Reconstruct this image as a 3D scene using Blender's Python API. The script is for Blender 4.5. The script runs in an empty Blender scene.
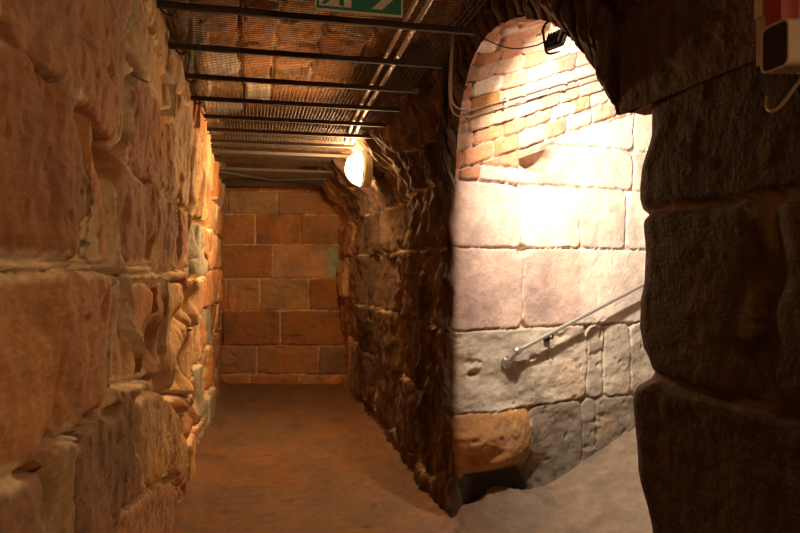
import bpy, math, random
import numpy as np
random.seed(7)
C = bpy.context.scene.collection
scene = bpy.context.scene

# ------------------------------------------------------------------ numpy noise
def _hash(ix, iy, iz, seed):
    h = (ix.astype(np.int64) * 374761393 + iy.astype(np.int64) * 668265263 + iz.astype(np.int64) * 2147483647 + seed * 974634777) & 0xFFFFFFFF
    h = ((h ^ (h >> 13)) * 1274126177) & 0xFFFFFFFF
    h = ((h ^ (h >> 16)) * 2246822519) & 0xFFFFFFFF
    return ((h ^ (h >> 15)) & 0xFFFFFF) / float(0xFFFFFF)

def vnoise(x, y, z, seed=0):
    xf, yf, zf = np.floor(x), np.floor(y), np.floor(z)
    fx, fy, fz = x - xf, y - yf, z - zf
    fx = fx*fx*fx*(fx*(fx*6-15)+10); fy = fy*fy*fy*(fy*(fy*6-15)+10); fz = fz*fz*fz*(fz*(fz*6-15)+10)
    r = 0
    for dx in (0, 1):
        for dy in (0, 1):
            for dz in (0, 1):
                w = (fx if dx else 1-fx) * (fy if dy else 1-fy) * (fz if dz else 1-fz)
                r = r + w * _hash(xf+dx, yf+dy, zf+dz, seed)
    return r * 2 - 1

def fbm(p, sx, sy=None, sz=None, oct=4, seed=0, gain=.5):
    sy = sx if sy is None else sy; sz = sx if sz is None else sz
    a, r, n = 1., 0., 0.
    f = 1.
    for k in range(oct):
        r = r + a * vnoise(p[..., 0]*sx*f + 17.3*k, p[..., 1]*sy*f + 5.1*k, p[..., 2]*sz*f + 9.7*k, seed + k)
        n += a; a *= gain; f *= 2.03
    return r / n

def ridged(p, sx, sy=None, sz=None, oct=3, seed=0):
    sy = sx if sy is None else sy; sz = sx if sz is None else sz
    a, r, n, f = 1., 0., 0., 1.
    for k in range(oct):
        r = r + a * (1 - np.abs(vnoise(p[..., 0]*sx*f + 3.3*k, p[..., 1]*sy*f + 7.1*k, p[..., 2]*sz*f + 1.7*k, seed + k)) * 2)
        n += a; a *= .5; f *= 2.1
    return r / n

def sstep(a, b, x):
    t = np.clip((x - a) / (b - a), 0, 1)
    return t * t * (3 - 2 * t)

def rnd(ids, k=0):
    return _hash(ids.astype(np.int64), ids.astype(np.int64) * 0 + k, ids.astype(np.int64) * 0 + 3, 11)

# ------------------------------------------------------------------ cells
def corner_dist(a, b, r=.05):
    d = np.minimum(a, b)
    m = (a < r) & (b < r)
    return np.where(m, r - np.hypot(r - a, r - b), d)

def courses(u, z, rows, r=.05):
    """rows: [(z0, z1, [joint u ...])]; gives stone id, distance to the nearest joint, centre u, centre z."""
    bounds = np.array([q[0] for q in rows] + [rows[-1][1]])
    k = np.clip(np.searchsorted(bounds, z, side='right') - 1, 0, len(rows) - 1)
    ids = np.zeros(u.shape, dtype=np.int64); d = np.ones(u.shape); cu = np.zeros(u.shape); cz = np.zeros(u.shape)
    for i, (z0, z1, js) in enumerate(rows):
        m = k == i
        if not m.any(): continue
        js = np.array([-1e3] + sorted(js) + [1e3])
        j = np.searchsorted(js, u[m], side='right') - 1
        a = np.minimum(u[m] - js[j], js[j+1] - u[m])
        b = np.minimum(z[m] - z0, z1 - z[m])
        d[m] = corner_dist(a, b, r)
        ids[m] = i * 200 + j
        cu[m] = np.clip((js[j] + js[j+1]) / 2, -20, 20); cz[m] = (z0 + z1) / 2
    return ids, np.maximum(d, 0), cu, cz

def rand_rows(z0, z1, hh, u0, u1, wmin, wmax, seed):
    rr = random.Random(seed); rows = []; z = z0
    while z < z1:
        h = hh * rr.uniform(.8, 1.25); js = []; u = u0 + rr.uniform(0, wmax)
        while u < u1:
            js.append(u); u += rr.uniform(wmin, wmax)
        rows.append((z, z + h, js)); z += h
    return rows

def poly_cells(u, z, stones):
    """stones drawn as outlines in wall metres; gives index (-1 outside) and distance to the outline."""
    ids = np.full(u.shape, -1, dtype=np.int64); d = np.full(u.shape, 9.)
    for i, st in enumerate(stones):
        pts = np.array(st[2]); n = len(pts)
        lo, hi = pts.min(0) - .3, pts.max(0) + .3
        m = (u > lo[0]) & (u < hi[0]) & (z > lo[1]) & (z < hi[1])
        if not m.any(): continue
        x, y = u[m], z[m]; ins = np.zeros(x.shape, bool); dm = np.full(x.shape, 9.)
        for q in range(n):
            ax, ay = pts[q]; bx, by = pts[(q+1) % n]
            c = ((ay > y) != (by > y)) & (x < (bx - ax) * (y - ay) / ((by - ay) if abs(by - ay) > 1e-9 else 1e-9) + ax)
            ins ^= c
            L = (bx-ax)**2 + (by-ay)**2 + 1e-12
            t = np.clip(((x-ax)*(bx-ax) + (y-ay)*(by-ay)) / L, 0, 1)
            dm = np.minimum(dm, np.hypot(x-ax-t*(bx-ax), y-ay-t*(by-ay)))
        di = d[m]; di = np.minimum(di, dm); d[m] = di
        im = ids[m]; im[ins & (im < 0)] = i; ids[m] = im
    return ids, d

# ------------------------------------------------------------------ palette (albedo, linear)
PAL = {'red': (.50, .25, .108), 'deep': (.42, .19, .078), 'tan': (.56, .35, .165), 'pink': (.48, .275, .15),
       'grey': (.36, .32, .23), 'mortar': (.86, .69, .44), 'rust': (.44, .25, .11), 'white': (.74, .66, .56),
       'rose': (.66, .50, .42), 'ash': (.48, .435, .35), 'brick': (.56, .27, .16), 'bpale': (.64, .44, .32),
       'soot': (.10, .060, .038), 'soot2': (.14, .085, .052), 'green': (.34, .36, .24)}
def pal_array(names, ids, k=0):
    t = np.array([PAL[n] for n in names])
    return t[(rnd(ids, 31 + k) * len(names)).astype(int) % len(names)]

# ------------------------------------------------------------------ materials
def new_mat(name):
    m = bpy.data.materials.new(name); m.use_nodes = True
    nt = m.node_tree; b = nt.nodes['Principled BSDF']
    return m, nt, b

def simple(name, col, rough=.6, metal=0., bump=0., bscale=60., var=.0):
    m, nt, b = new_mat(name)
    b.inputs['Base Color'].default_value = (*col, 1); b.inputs['Roughness'].default_value = rough; b.inputs['Metallic'].default_value = metal
    n = nt.nodes.new('ShaderNodeTexNoise'); n.inputs['Scale'].default_value = bscale; n.inputs['Detail'].default_value = 6
    tc = nt.nodes.new('ShaderNodeTexCoord'); nt.links.new(tc.outputs['Object'], n.inputs['Vector'])
    if var:
        mx = nt.nodes.new('ShaderNodeMix'); mx.data_type = 'RGBA'
        mx.inputs[6].default_value = (*[c*(1-var) for c in col], 1); mx.inputs[7].default_value = (*[min(1, c*(1+var)) for c in col], 1)
        nt.links.new(n.outputs['Fac'], mx.inputs[0]); nt.links.new(mx.outputs[2], b.inputs['Base Color'])
    if bump:
        bp = nt.nodes.new('ShaderNodeBump'); bp.inputs['Strength'].default_value = bump; bp.inputs['Distance'].default_value = .002
        nt.links.new(n.outputs['Fac'], bp.inputs['Height']); nt.links.new(bp.outputs['Normal'], b.inputs['Normal'])
    return m

def stone_mat(name, strata=.5, bump=.6, rough=.9, streak=.0, grain=1., spec=.25, mv=.14, aniso=None):
    """stone whose own colour comes from the 'col' attribute; grain, bedding lines and pitting are procedural."""
    m, nt, b = new_mat(name)
    N, L = nt.nodes, nt.links
    at = N.new('ShaderNodeAttribute'); at.attribute_name = 'col'
    tc = N.new('ShaderNodeTexCoord')
    def noise(scale, det=6, mp=None, dist=0.):
        n = N.new('ShaderNodeTexNoise'); n.inputs['Scale'].default_value = scale; n.inputs['Detail'].default_value = det; n.inputs['Distortion'].default_value = dist
        if mp:
            q = N.new('ShaderNodeMapping'); q.inputs['Scale'].default_value = mp; L.new(tc.outputs['Object'], q.inputs['Vector']); L.new(q.outputs['Vector'], n.inputs['Vector'])
        else: L.new(tc.outputs['Object'], n.inputs['Vector'])
        return n.outputs['Fac']
    def rng(s, a, c, lo, hi):
        r = N.new('ShaderNodeMapRange'); r.inputs[1].default_value = a; r.inputs[2].default_value = c; r.inputs[3].default_value = lo; r.inputs[4].default_value = hi
        L.new(s, r.inputs[0]); return r.outputs[0]
    def mul(a, c):
        r = N.new('ShaderNodeMath'); r.operation = 'MULTIPLY'; L.new(a, r.inputs[0]); L.new(c, r.inputs[1]); return r.outputs[0]
    def add(a, c, k=1.):
        r = N.new('ShaderNodeMath'); r.operation = 'MULTIPLY_ADD'; L.new(c, r.inputs[0]); r.inputs[1].default_value = k; L.new(a, r.inputs[2]); return r.outputs[0]
    big = noise(3.2, 5, aniso); mid = noise(14, 8, aniso); fine = noise(80, 5, aniso)
    lines = noise(3., 5, (1.2, 1.2, 16), 1.2)
    strk = noise(3., 6, (9, 9, .8), .6)
    f = mul(mul(rng(big, .3, .7, .82, 1.18), rng(mid, .3, .7, 1-mv, 1+mv)), mul(rng(fine, .3, .7, 1-.13*grain, 1+.13*grain), rng(lines, .35, .65, 1-.16*strata, 1+.16*strata)))
    if streak: f = mul(f, rng(strk, .35, .65, 1-streak, 1+streak))
    mx = N.new('ShaderNodeVectorMath'); mx.operation = 'SCALE'; L.new(at.outputs['Color'], mx.inputs[0]); L.new(f, mx.inputs['Scale'])
    hs = N.new('ShaderNodeHueSaturation'); L.new(mx.outputs[0], hs.inputs['Color']); L.new(rng(big, .3, .7, .9, 1.12), hs.inputs['Saturation'])
    L.new(hs.outputs[0], b.inputs['Base Color'])
    hgt = add(add(add(mid, fine, .35), lines, .5*strata), noise(33, 6, aniso, .8), .7)
    bp = N.new('ShaderNodeBump'); bp.inputs['Strength'].default_value = bump; bp.inputs['Distance'].default_value = .012
    L.new(hgt, bp.inputs['Height']); L.new(bp.outputs['Normal'], b.inputs['Normal'])
    b.inputs['Roughness'].default_value = rough; b.inputs['Specular IOR Level'].default_value = spec
    return m

M = {
 'left': stone_mat('warm_sandstone', .35, .42, .88, mv=.09, aniso=(1, .38, 1)),
 'side': stone_mat('pale_sandstone', .22, .5, .9, grain=.8),
 'brick': stone_mat('vault_brick', .2, .7, .92),
 'dark': stone_mat('sooty_sandstone', .7, .7, .78, .25, spec=.4),
 'floor': stone_mat('trodden_earth_floor', .0, .5, .8),
 'steel': simple('dark_steel', (.055, .042, .032), .75, .2, .3, 80, .3),
 'wire': simple('galvanised_wire', (.07, .05, .035), .7, .3),
 'sheet': simple('grey_steel_sheet', (.20, .185, .16), .5, .5, .2, 30, .2),
 'flex': simple('silver_flexible_conduit', (.72, .68, .62), .4, .5),
 'pipe': simple('grey_conduit', (.42, .38, .33), .5, .2, 0, 20, .15),
 'rail': simple('light_grey_rail_metal', (.50, .49, .47), .38, .6),
 'chrome': simple('bright_bracket_metal', (.66, .66, .66), .28, .8),
 'black': simple('black_painted_metal', (.015, .014, .013), .45, .2),
 'grey': simple('grey_bracket_paint', (.25, .25, .25), .5, .3),
 'cream': simple('cream_plastic', (.56, .50, .40), .5, 0, 0, 8, .08),
 'dark_mouth': simple('dark_horn_mouth', (.012, .013, .012), .6),
 'red': simple('red_plastic', (.30, .016, .010), .45, 0, 0, 9, .15),
 'sgreen': simple('safety_green', (.0, .22, .13), .45),
 'swhite': simple('sign_white', (.70, .70, .62), .5),
 'cable': simple('black_cable', (.03, .027, .024), .6),
}
def emis(name, col, s):
    m, nt, b = new_mat(name)
    b.inputs['Base Color'].default_value = (.8, .8, .8, 1)
    b.inputs['Emission Color'].default_value = (*col, 1); b.inputs['Emission Strength'].default_value = s
    return m
M['lamp'] = emis('lit_lamp_glass', (1, .60, .28), 320)
M['lamp_back'] = emis('lit_entrance_lamp_glass', (1, .60, .30), 215)
M['flood'] = emis('lit_floodlight_glass', (1, .80, .64), 400)

# ------------------------------------------------------------------ mesh makers
def grid_mesh(name, P, col, mat, flip=False):
    nv, nu = P.shape[:2]
    me = bpy.data.meshes.new(name)
    idx = np.arange(nv * nu).reshape(nv, nu)
    a, b_, c, d = idx[:-1, :-1], idx[:-1, 1:], idx[1:, 1:], idx[1:, :-1]
    F = np.stack([a, b_, c, d] if not flip else [a, d, c, b_], -1).reshape(-1, 4)
    me.vertices.add(nv * nu); me.vertices.foreach_set('co', P.reshape(-1).astype(np.float32))
    me.loops.add(F.size); me.loops.foreach_set('vertex_index', F.reshape(-1).astype(np.int32))
    me.polygons.add(len(F)); me.polygons.foreach_set('loop_start', (np.arange(len(F)) * 4).astype(np.int32))
    me.polygons.foreach_set('use_smooth', np.ones(len(F), bool))
    at = me.color_attributes.new('col', 'FLOAT_COLOR', 'POINT')
    cc = np.concatenate([np.clip(col, 0, 1).reshape(-1, 3), np.ones((nv * nu, 1))], 1)
    at.data.foreach_set('color', cc.reshape(-1).astype(np.float32))
    me.update(calc_edges=True); me.validate()
    o = bpy.data.objects.new(name, me); C.objects.link(o); me.materials.append(mat)
    return o

class MB:
    def __init__(s): s.v = []; s.f = []
    def add(s, vs, fs):
        n = len(s.v); s.v += [tuple(v) for v in vs]; s.f += [tuple(i + n for i in f) for f in fs]
    def box(s, c, d, bev=0., rot=None):
        """box centred c, size d, with chamfered edges."""
        import bmesh
        from mathutils import Matrix, Vector
        bm = bmesh.new(); bmesh.ops.create_cube(bm, size=1)
        for v in bm.verts: v.co = Vector((v.co.x*d[0], v.co.y*d[1], v.co.z*d[2]))
        if bev: bmesh.ops.bevel(bm, geom=list(bm.edges), offset=bev, segments=3, profile=.6, affect='EDGES')
        if rot is not None: bmesh.ops.transform(bm, matrix=rot.to_4x4(), verts=bm.verts)
        bm.verts.index_update()
        s.add([(v.co.x + c[0], v.co.y + c[1], v.co.z + c[2]) for v in bm.verts], [[v.index for v in f.verts] for f in bm.faces]); bm.free()
    def tube(s, pts, r, n=8, cap=True):
        from mathutils import Vector
        pts = [Vector(p) for p in pts]; rings = []
        rr = r if isinstance(r, (list, tuple)) else [r] * len(pts)
        t0 = (pts[1] - pts[0]).normalized(); up = Vector((0, 0, 1)) if abs(t0.z) < .9 else Vector((1, 0, 0))
        x = t0.cross(up).normalized()
        vs = []
        for i, p in enumerate(pts):
            t = (pts[min(i+1, len(pts)-1)] - pts[max(i-1, 0)]).normalized()
            x = (x - t * x.dot(t)).normalized(); y = t.cross(x)
            for k in range(n):
                a = 2 * math.pi * k / n
                vs.append(p + (x * math.cos(a) + y * math.sin(a)) * rr[i])
        fs = [(i*n+k, i*n+(k+1) % n, (i+1)*n+(k+1) % n, (i+1)*n+k) for i in range(len(pts)-1) for k in range(n)]
        if cap: fs += [tuple(range(n))[::-1], tuple((len(pts)-1)*n + k for k in range(n))]
        s.add(vs, fs)
    def prism(s, poly, o, ex, ey, ez, t):
        """flat outline poly (2-D) placed at o on axes ex, ey, pushed out by t along ez."""
        from mathutils import Vector
        o, ex, ey, ez = map(Vector, (o, ex, ey, ez)); n = len(poly)
        vs = [o + ex*p[0] + ey*p[1] for p in poly] + [o + ex*p[0] + ey*p[1] + ez*t for p in poly]
        s.add(vs, [tuple(range(n))[::-1], tuple(range(n, 2*n))] + [(i, (i+1) % n, n+(i+1) % n, n+i) for i in range(n)])
    def build(s, name, mat, parent=None, smooth=False, loc=None):
        me = bpy.data.meshes.new(name)
        off = loc or (0, 0, 0)
        me.from_pydata([(v[0]-off[0], v[1]-off[1], v[2]-off[2]) for v in s.v], [], s.f); me.update()
        import bmesh
        bm = bmesh.new(); bm.from_mesh(me); bmesh.ops.recalc_face_normals(bm, faces=bm.faces); bm.to_mesh(me); bm.free()
        if smooth:
            for p in me.polygons: p.use_smooth = True
            try: me.set_sharp_from_angle(angle=math.radians(40))
            except Exception: pass
        me.materials.append(mat)
        o = bpy.data.objects.new(name, me); C.objects.link(o)
        if parent: o.parent = parent; 
        if loc and not parent: o.location = loc
        return o

def thing(name, label, cat, loc, group=None):
    o = bpy.data.objects.new(name, None); C.objects.link(o); o.location = loc; o.empty_display_size = .1
    o['label'] = label; o['category'] = cat
    if group: o['group'] = group
    return o
def part(mb, name, mat, parent, smooth=False, root=None):
    """part given in world metres, parented to its thing (root gives the thing's place)."""
    base = (root or parent).location
    o = mb.build(name, mat, None, smooth, None)
    for v in o.data.vertices: v.co.x -= base.x; v.co.y -= base.y; v.co.z -= base.z
    o.parent = parent
    return o
def structure(o): o['kind'] = 'structure'; return o
def smooth_path(ctrl, n=12):
    """Catmull-Rom through the control points."""
    P = [np.array(p, float) for p in ctrl]; P = [2*P[0]-P[1]] + P + [2*P[-1]-P[-2]]; out = []
    for i in range(1, len(P)-2):
        for k in range(n):
            t = k / n
            out.append(tuple(.5*((2*P[i]) + (-P[i-1]+P[i+1])*t + (2*P[i-1]-5*P[i]+4*P[i+1]-P[i+2])*t*t + (-P[i-1]+3*P[i]-3*P[i+1]+P[i+2])*t**3)))
    out.append(tuple(P[-2])); return out
STONES=[
 ('red',-0.012,[(1.209,2.084),(2.303,2.561),(2.308,2.444),(2.176,2.314),(2.188,2.254),(2.165,2.2),(2.182,2.109),(2.135,2.026),(2.016,1.966),(1.878,1.972),(1.767,1.99),(1.689,1.991),(1.586,1.986),(1.523,1.994),(1.421,1.98),(1.365,1.981),(1.298,1.99),(1.265,2.005),(1.216,2.019)]),
 ('tan',0,[(1.194,2.145),(1.207,2.015),(1.182,1.998),(0.977,1.946),(0.97,2.034)]),
 ('deep',0.012,[(0.979,1.93),(1.184,1.985),(1.247,1.992),(1.288,1.978),(1.367,1.968),(1.423,1.966),(1.525,1.977),(1.558,1.959),(1.531,1.928),(1.55,1.899),(1.601,1.868),(1.642,1.812),(1.655,1.719),(1.581,1.657),(1.572,1.607),(1.221,1.609),(1.005,1.607)]),
 ('tan',-0.03,[(1.572,1.971),(1.621,1.974),(1.709,1.981),(1.742,1.888),(1.732,1.824),(1.801,1.756),(1.783,1.605),(1.58,1.605),(1.597,1.657),(1.681,1.721),(1.659,1.814),(1.618,1.867),(1.547,1.921)]),
 ('red',0,[(1.718,1.988),(1.79,1.974),(1.852,1.921),(1.882,1.872),(1.925,1.823),(2.0,1.745),(1.936,1.606),(1.793,1.605),(1.812,1.757),(1.752,1.814),(1.742,1.888)]),
 ('red',0.02,[(1.907,1.937),(1.978,1.959),(2.106,1.937),(2.303,1.913),(2.674,1.914),(2.73,1.881),(2.813,1.745),(2.819,1.604),(2.21,1.603),(2.079,1.675),(2.041,1.822),(1.99,1.889)]),
 ('deep',0,[(2.825,1.92),(3.156,1.931),(3.345,1.897),(3.503,1.616),(3.289,1.556),(2.905,1.579)]),
 ('red',0.01,[(3.373,1.934),(4.084,1.934),(4.204,1.756),(3.926,1.583),(3.559,1.563)]),
 ('grey',0,[(4.208,1.919),(5.393,1.915),(6.029,1.51),(4.344,1.529)]),
 ('deep',0,[(2.266,2.196),(2.383,2.259),(2.653,2.33),(2.896,2.326),(3.059,2.3),(3.272,2.293),(3.332,2.217),(3.312,2.017),(3.259,1.937),(2.799,1.917),(2.558,1.919),(2.32,1.915),(2.147,1.959),(2.203,1.995),(2.325,2.076),(2.278,2.133)]),
 ('tan',-0.01,[(2.338,2.576),(2.533,2.549),(2.74,2.508),(3.04,2.498),(3.296,2.479),(3.293,2.356),(3.124,2.307),(2.866,2.331),(2.652,2.337),(2.327,2.257),(2.219,2.264),(2.222,2.337),(2.361,2.464)]),
 ('tan',0,[(3.377,2.476),(3.729,2.514),(4.187,2.505),(4.699,2.477),(5.025,2.314),(5.389,1.923),(4.534,1.931),(3.813,1.94),(3.447,1.952),(3.408,2.231)]),
 ('red',0,[(1.006,1.596),(1.222,1.597),(1.374,1.592),(1.573,1.596),(1.903,1.589),(2.016,1.571),(2.082,1.494),(2.083,1.404),(2.095,1.251),(2.117,1.201),(2.079,1.184),(1.906,1.196),(1.761,1.208),(1.708,1.196),(1.583,1.214),(1.475,1.24),(1.445,1.231),(1.405,1.208),(1.36,1.207),(1.259,1.224),(1.031,1.281)]),
 ('tan',-0.012,[(2.055,1.576),(2.282,1.563),(2.35,1.48),(2.406,1.372),(2.561,1.281),(2.648,1.173),(2.403,1.197),(2.124,1.239),(2.097,1.402)]),
 ('red',0,[(2.373,1.548),(2.756,1.543),(2.954,1.491),(2.975,1.403),(2.821,1.364),(2.681,1.337),(2.619,1.312),(2.461,1.384),(2.371,1.462)]),
 ('red',0,[(2.97,1.543),(3.224,1.538),(3.326,1.281),(3.311,1.067),(2.848,1.127),(2.669,1.287),(2.85,1.349),(3.034,1.399)]),
 ('tan',0.01,[(3.297,1.527),(4.112,1.508),(4.358,1.308),(4.589,1.019),(4.852,0.682),(3.486,0.956),(3.326,1.281)]),
 ('pink',0.022,[(2.126,1.23),(2.405,1.186),(2.629,1.157),(2.684,1.108),(2.434,1.127),(2.353,1.086),(2.388,0.991),(2.565,0.85),(2.69,0.753),(2.823,0.668),(2.592,0.709),(2.258,0.796),(2.272,0.715),(2.313,0.474),(1.767,0.751),(1.715,0.942),(1.697,1.017),(1.701,1.113),(1.661,1.16),(1.754,1.189),(1.907,1.187),(2.095,1.169)]),
 ('tan',0.03,[(2.398,1.128),(2.685,1.1),(3.062,1.037),(3.279,0.923),(3.399,0.722),(3.364,0.582),(3.106,0.594),(2.82,0.682),(2.654,0.823),(2.445,0.976)]),
 ('tan',0.03,[(1.439,1.227),(1.49,1.23),(1.608,1.203),(1.662,1.155),(1.692,1.115),(1.674,1.061),(1.688,1.02),(1.706,0.945),(1.748,0.761),(1.45,0.913),(1.44,1.054),(1.432,1.123),(1.425,1.186)]),
 ('pink',0.022,[(1.032,1.275),(1.259,1.217),(1.35,1.202),(1.4,1.202),(1.422,1.167),(1.443,0.916),(1.045,1.119)]),
 ('pink',0,[(2.276,0.783),(2.825,0.66),(3.448,0.531),(4.01,0.322),(4.409,0.061),(4.115,-0.035),(4.255,-0.513),(2.331,0.465)]),
 ('tan',0,[(3.338,0.959),(4.008,0.827),(4.485,0.566),(4.703,0.305),(4.385,0.135),(3.887,0.42),(3.438,0.711)]),
]
HOLLOWS=[(1.937,1.9,0.096,0.044,0.09),(2.414,2.304,0.21,0.016,0.06),(2.988,1.226,0.237,0.113,0.08),(3.828,1.259,0.296,0.1,0.06),(4.304,0.928,0.442,0.189,0.08),(4.244,1.284,0.182,0.065,0.05),(2.083,1.156,0.083,0.019,0.03),(1.302,1.955,0.015,0.014,0.02),(1.628,1.979,0.041,0.011,0.03),(2.232,0.774,0.048,0.032,0.05),(4.466,1.367,0.27,0.082,0.05),(3.421,0.918,0.196,0.134,0.05),(4.838,0.519,0.398,0.07,0.06),(5.663,0.12,0.439,0.085,0.06),(4.282,0.107,0.185,0.086,0.05),(2.706,1.66,0.072,0.055,0.02),(1.716,1.464,0.046,0.013,0.015),(1.942,1.488,0.024,0.039,0.02),(6.273,1.271,0.405,0.193,0.06),(4.791,1.65,0.155,0.021,0.03),(3.436,2.135,0.059,0.175,0.05),(4.379,1.796,0.129,0.16,0.03)]
# ------------------------------------------------------------------ layout (metres; +Y runs down the corridor)
U = np.array([.977, .213, 0.]); NS = np.array([.213, -.977, 0.])   # along the side passage, and out of its far wall
CX, CY = 1.218, 3.76                                                # the lit corner
SLOPE = .36
D = np.array([.977, .213, SLOPE])
RX = 1.22                                                           # right wall of the corridor

def spaced(segs):
    out = []
    for a, b, st in segs: out += list(np.arange(a, b, st))
    out.append(segs[-1][1]); return np.array(out)

def paint(base, ids, d, p, mort, mw=.010, mcol='mortar', seed=0, mstr=1.):
    v = (.82 + .36 * rnd(ids, 5 + seed))[..., None]
    col = base * v
    patch = sstep(.05, .45, fbm(p, 3.1, oct=4, seed=40 + seed))[..., None]
    col = col * (1 - .22 * patch)
    tanp = sstep(.12, .5, fbm(p, 4.3, 4.3, 2.2, oct=4, seed=60 + seed))[..., None]
    col = col * (1 - .45 * tanp) + (col * .45 + np.array(PAL['tan']) * .55) * .45 * tanp * np.clip(base.mean(-1, keepdims=True) / .3, 0, 1)
    m = (1 - sstep(mw * .45, mw * 1.25, d + .010 * fbm(p, 22, oct=3, seed=70 + seed)))
    m = m * sstep(-.35, .15, fbm(p, 5, oct=2, seed=80 + seed)) * mstr
    return col * (1 - m[..., None]) + np.array(PAL[mcol]) * m[..., None] * mort

def relief(ids, d, p, joint=.03, jw=.022, bulge=.03, R=.12, off=.03, amp=.02, fine=.006, seed=0):
    h = -joint * (1 - sstep(0, jw, d + .006 * fbm(p, 18, oct=2, seed=seed + 3)))
    h = h + bulge * np.sqrt(np.clip(1 - (1 - np.clip(d / R, 0, 1)) ** 2, 0, 1))
    h = h + off * (rnd(ids, 9 + seed) - .5) * 2
    h = h + amp * fbm(p, 3.2, oct=4, seed=seed + 11) + fine * fbm(p, 22, oct=4, seed=seed + 21)
    return h

def ell(u, z, cu, cz, ru, rz, dep):
    q = ((u - cu) / ru) ** 2 + ((z - cz) / rz) ** 2
    return -dep * np.exp(-(q ** 1.6) * .9)

# ---- left wall: big weathered blocks, outlines in wall metres
yy = spaced([(-1.6, .8, .04), (.8, .95, .01), (.95, 3.2, .0056), (3.2, 5., .010), (5., 9.2, .018)])
zz = spaced([(-.12, .3, .014), (.3, 2.62, .0068), (2.62, 3.2, .03)])
Y, Z = np.meshgrid(yy, zz)
base = np.stack([-.475 + .034 * Z, Y, Z], -1)
wu = Y + .05 * fbm(base, 2.3, oct=3, seed=1) * sstep(3.5, 5, Y) + .008 * fbm(base, 12, oct=3, seed=2)
wz = Z + .04 * fbm(base, 2.1, oct=3, seed=4) * sstep(3.5, 5, Y) + .006 * fbm(base, 12, oct=3, seed=5)
pid, pd = poly_cells(wu, wz, STONES)
rows = [(-.3, .33, [.3, 1.1, 2.0, 3.1, 3.9, 4.6, 5.2, 6., 6.5, 7.2, 7.9]), (.33, .78, [.2, .9, 4.35, 4.75, 5.3, 5.75, 6.3, 6.8, 7.4, 8.1]),
        (.78, 1.18, [.1, .7, 4.6, 5.0, 5.6, 6.0, 6.6, 7.1, 7.8, 8.4]), (1.18, 1.575, [.4, 4.4, 4.85, 5.25, 5.8, 6.3, 6.9, 7.5, 8.2]),
        (1.575, 1.95, [-.2, .5, 4.9, 5.5, 6.0, 6.5, 7.1, 7.7, 8.3]), (1.95, 2.3, [0, .6, 4.8, 5.3, 5.9, 6.4, 7.0, 7.7]), (2.3, 2.75, [.3, 1., 3.6, 4.4, 5.1, 5.8, 6.5, 7.3, 8.]), (2.75, 3.4, [0, .8, 1.7, 2.6, 3.5, 4.4, 5.2, 6, 7, 8])]
cid, cd, _, _ = courses(wu, wz, rows)
inp = pid >= 0
ids = np.where(inp, pid, cid + 1000)
d = np.where(inp, pd, np.minimum(cd, pd))
names = [s[0] for s in STONES]
base_col = np.where(inp[..., None], np.array([PAL[n] for n in names])[np.clip(pid, 0, None)], pal_array(['red', 'tan', 'tan', 'deep', 'grey', 'pink'], cid))
offs = np.where(inp, np.array([s[1] for s in STONES])[np.clip(pid, 0, None)], .05 * (rnd(cid, 3) - .5))
far = sstep(3.0, 5.2, Y); far0 = sstep(2.6, 4.2, Y)
h = relief(ids, d, base, .016, .014, .016, .05, .004, .035, .006, 100) + offs + far0 * (relief(ids, d, base, .035, .022, .02, .09, .02, 0, 0, 101))
# water-worn vertical flutes and hollows, stronger down the corridor
fl = ridged(base, 2.2, 3.6, .8, oct=3, seed=8)
h = h - .07 * (.16 + .84 * far) * sstep(.2, .9, fl) * sstep(1.6, 2.4, Y)
h = h + (.02 + .035 * far) * fbm(base, 3, 3.6, 1.2, oct=4, seed=17)
for (cu, cz, ru, rz, dep) in HOLLOWS: h = h + ell(Y, Z, cu, cz, ru, rz, dep * 1.5)
h = h - .028 * (1 - sstep(.001, .009, d)) * sstep(-.05, .25, fbm(base, 2.7, oct=3, seed=23)) + .006 * fbm(base, 45, 30, 45, oct=3, seed=24) * (1 - sstep(.01, .03, d))
h = h - .012 * sstep(.90, .97, ridged(base, 1.6, 1.1, 2.2, oct=2, seed=25))
pits = sstep(.42, .75, fbm(base, 34, oct=2, seed=19)); h = h - .006 * pits
P = base.copy(); P[..., 0] += h
colr = paint(base_col, ids, d, base, 1.0, .024, 'mortar', 1)
structure(grid_mesh('wall_left', P, colr, M['left'], flip=True))

# ---- right wall of the corridor, turning the lit corner into the far wall of the side passage
R0 = .045
ang = math.acos(float(np.dot(np.array([0, -1, 0]), U)))
s1 = spaced([(0, 2.2, .02), (2.2, 5.27, .012)])                      # corridor face, from y=9.1 down to the corner
arc = np.linspace(0, 1, 12)[1:]
t1 = spaced([(0, 1.85, .0085), (1.85, 4.6, .04)])[1:]
pts, nrm, su, onside = [], [], [], []
y_end = CY + R0 * .9
for s in s1:
    y = 9.1 + (y_end - 9.1) * (s / s1[-1]); pts.append((RX, y)); nrm.append((-1, 0)); su.append(-(y - CY)); onside.append(0)
p0 = np.array([RX, y_end]); p1 = np.array([CX, CY]) + U[:2] * R0
for a in arc:
    q = (1-a)**2 * p0 + 2*a*(1-a) * np.array([CX, CY]) + a*a * p1
    n = (1-a) * np.array([-1, 0]) + a * NS[:2]; n /= np.linalg.norm(n)
    pts.append(tuple(q)); nrm.append(tuple(n)); su.append(-R0 + a * 2 * R0); onside.append(a)
for t in t1:
    q = p1 + U[:2] * t; pts.append(tuple(q)); nrm.append(tuple(NS[:2])); su.append(R0 + t); onside.append(1)
pts, nrm, su, onside = map(np.array, (pts, nrm, su, onside))
ztop = np.where(su < 0, 3.2 + (su > -.5) * 0, 2.15 + SLOPE * su + .03)
k = sstep(-.10, -.0, su); ztop = np.where(su < 0, 3.2 * (1 - k) + 2.18 * k, ztop)
vv = np.concatenate([np.linspace(-.05, 1, 290)])
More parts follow.
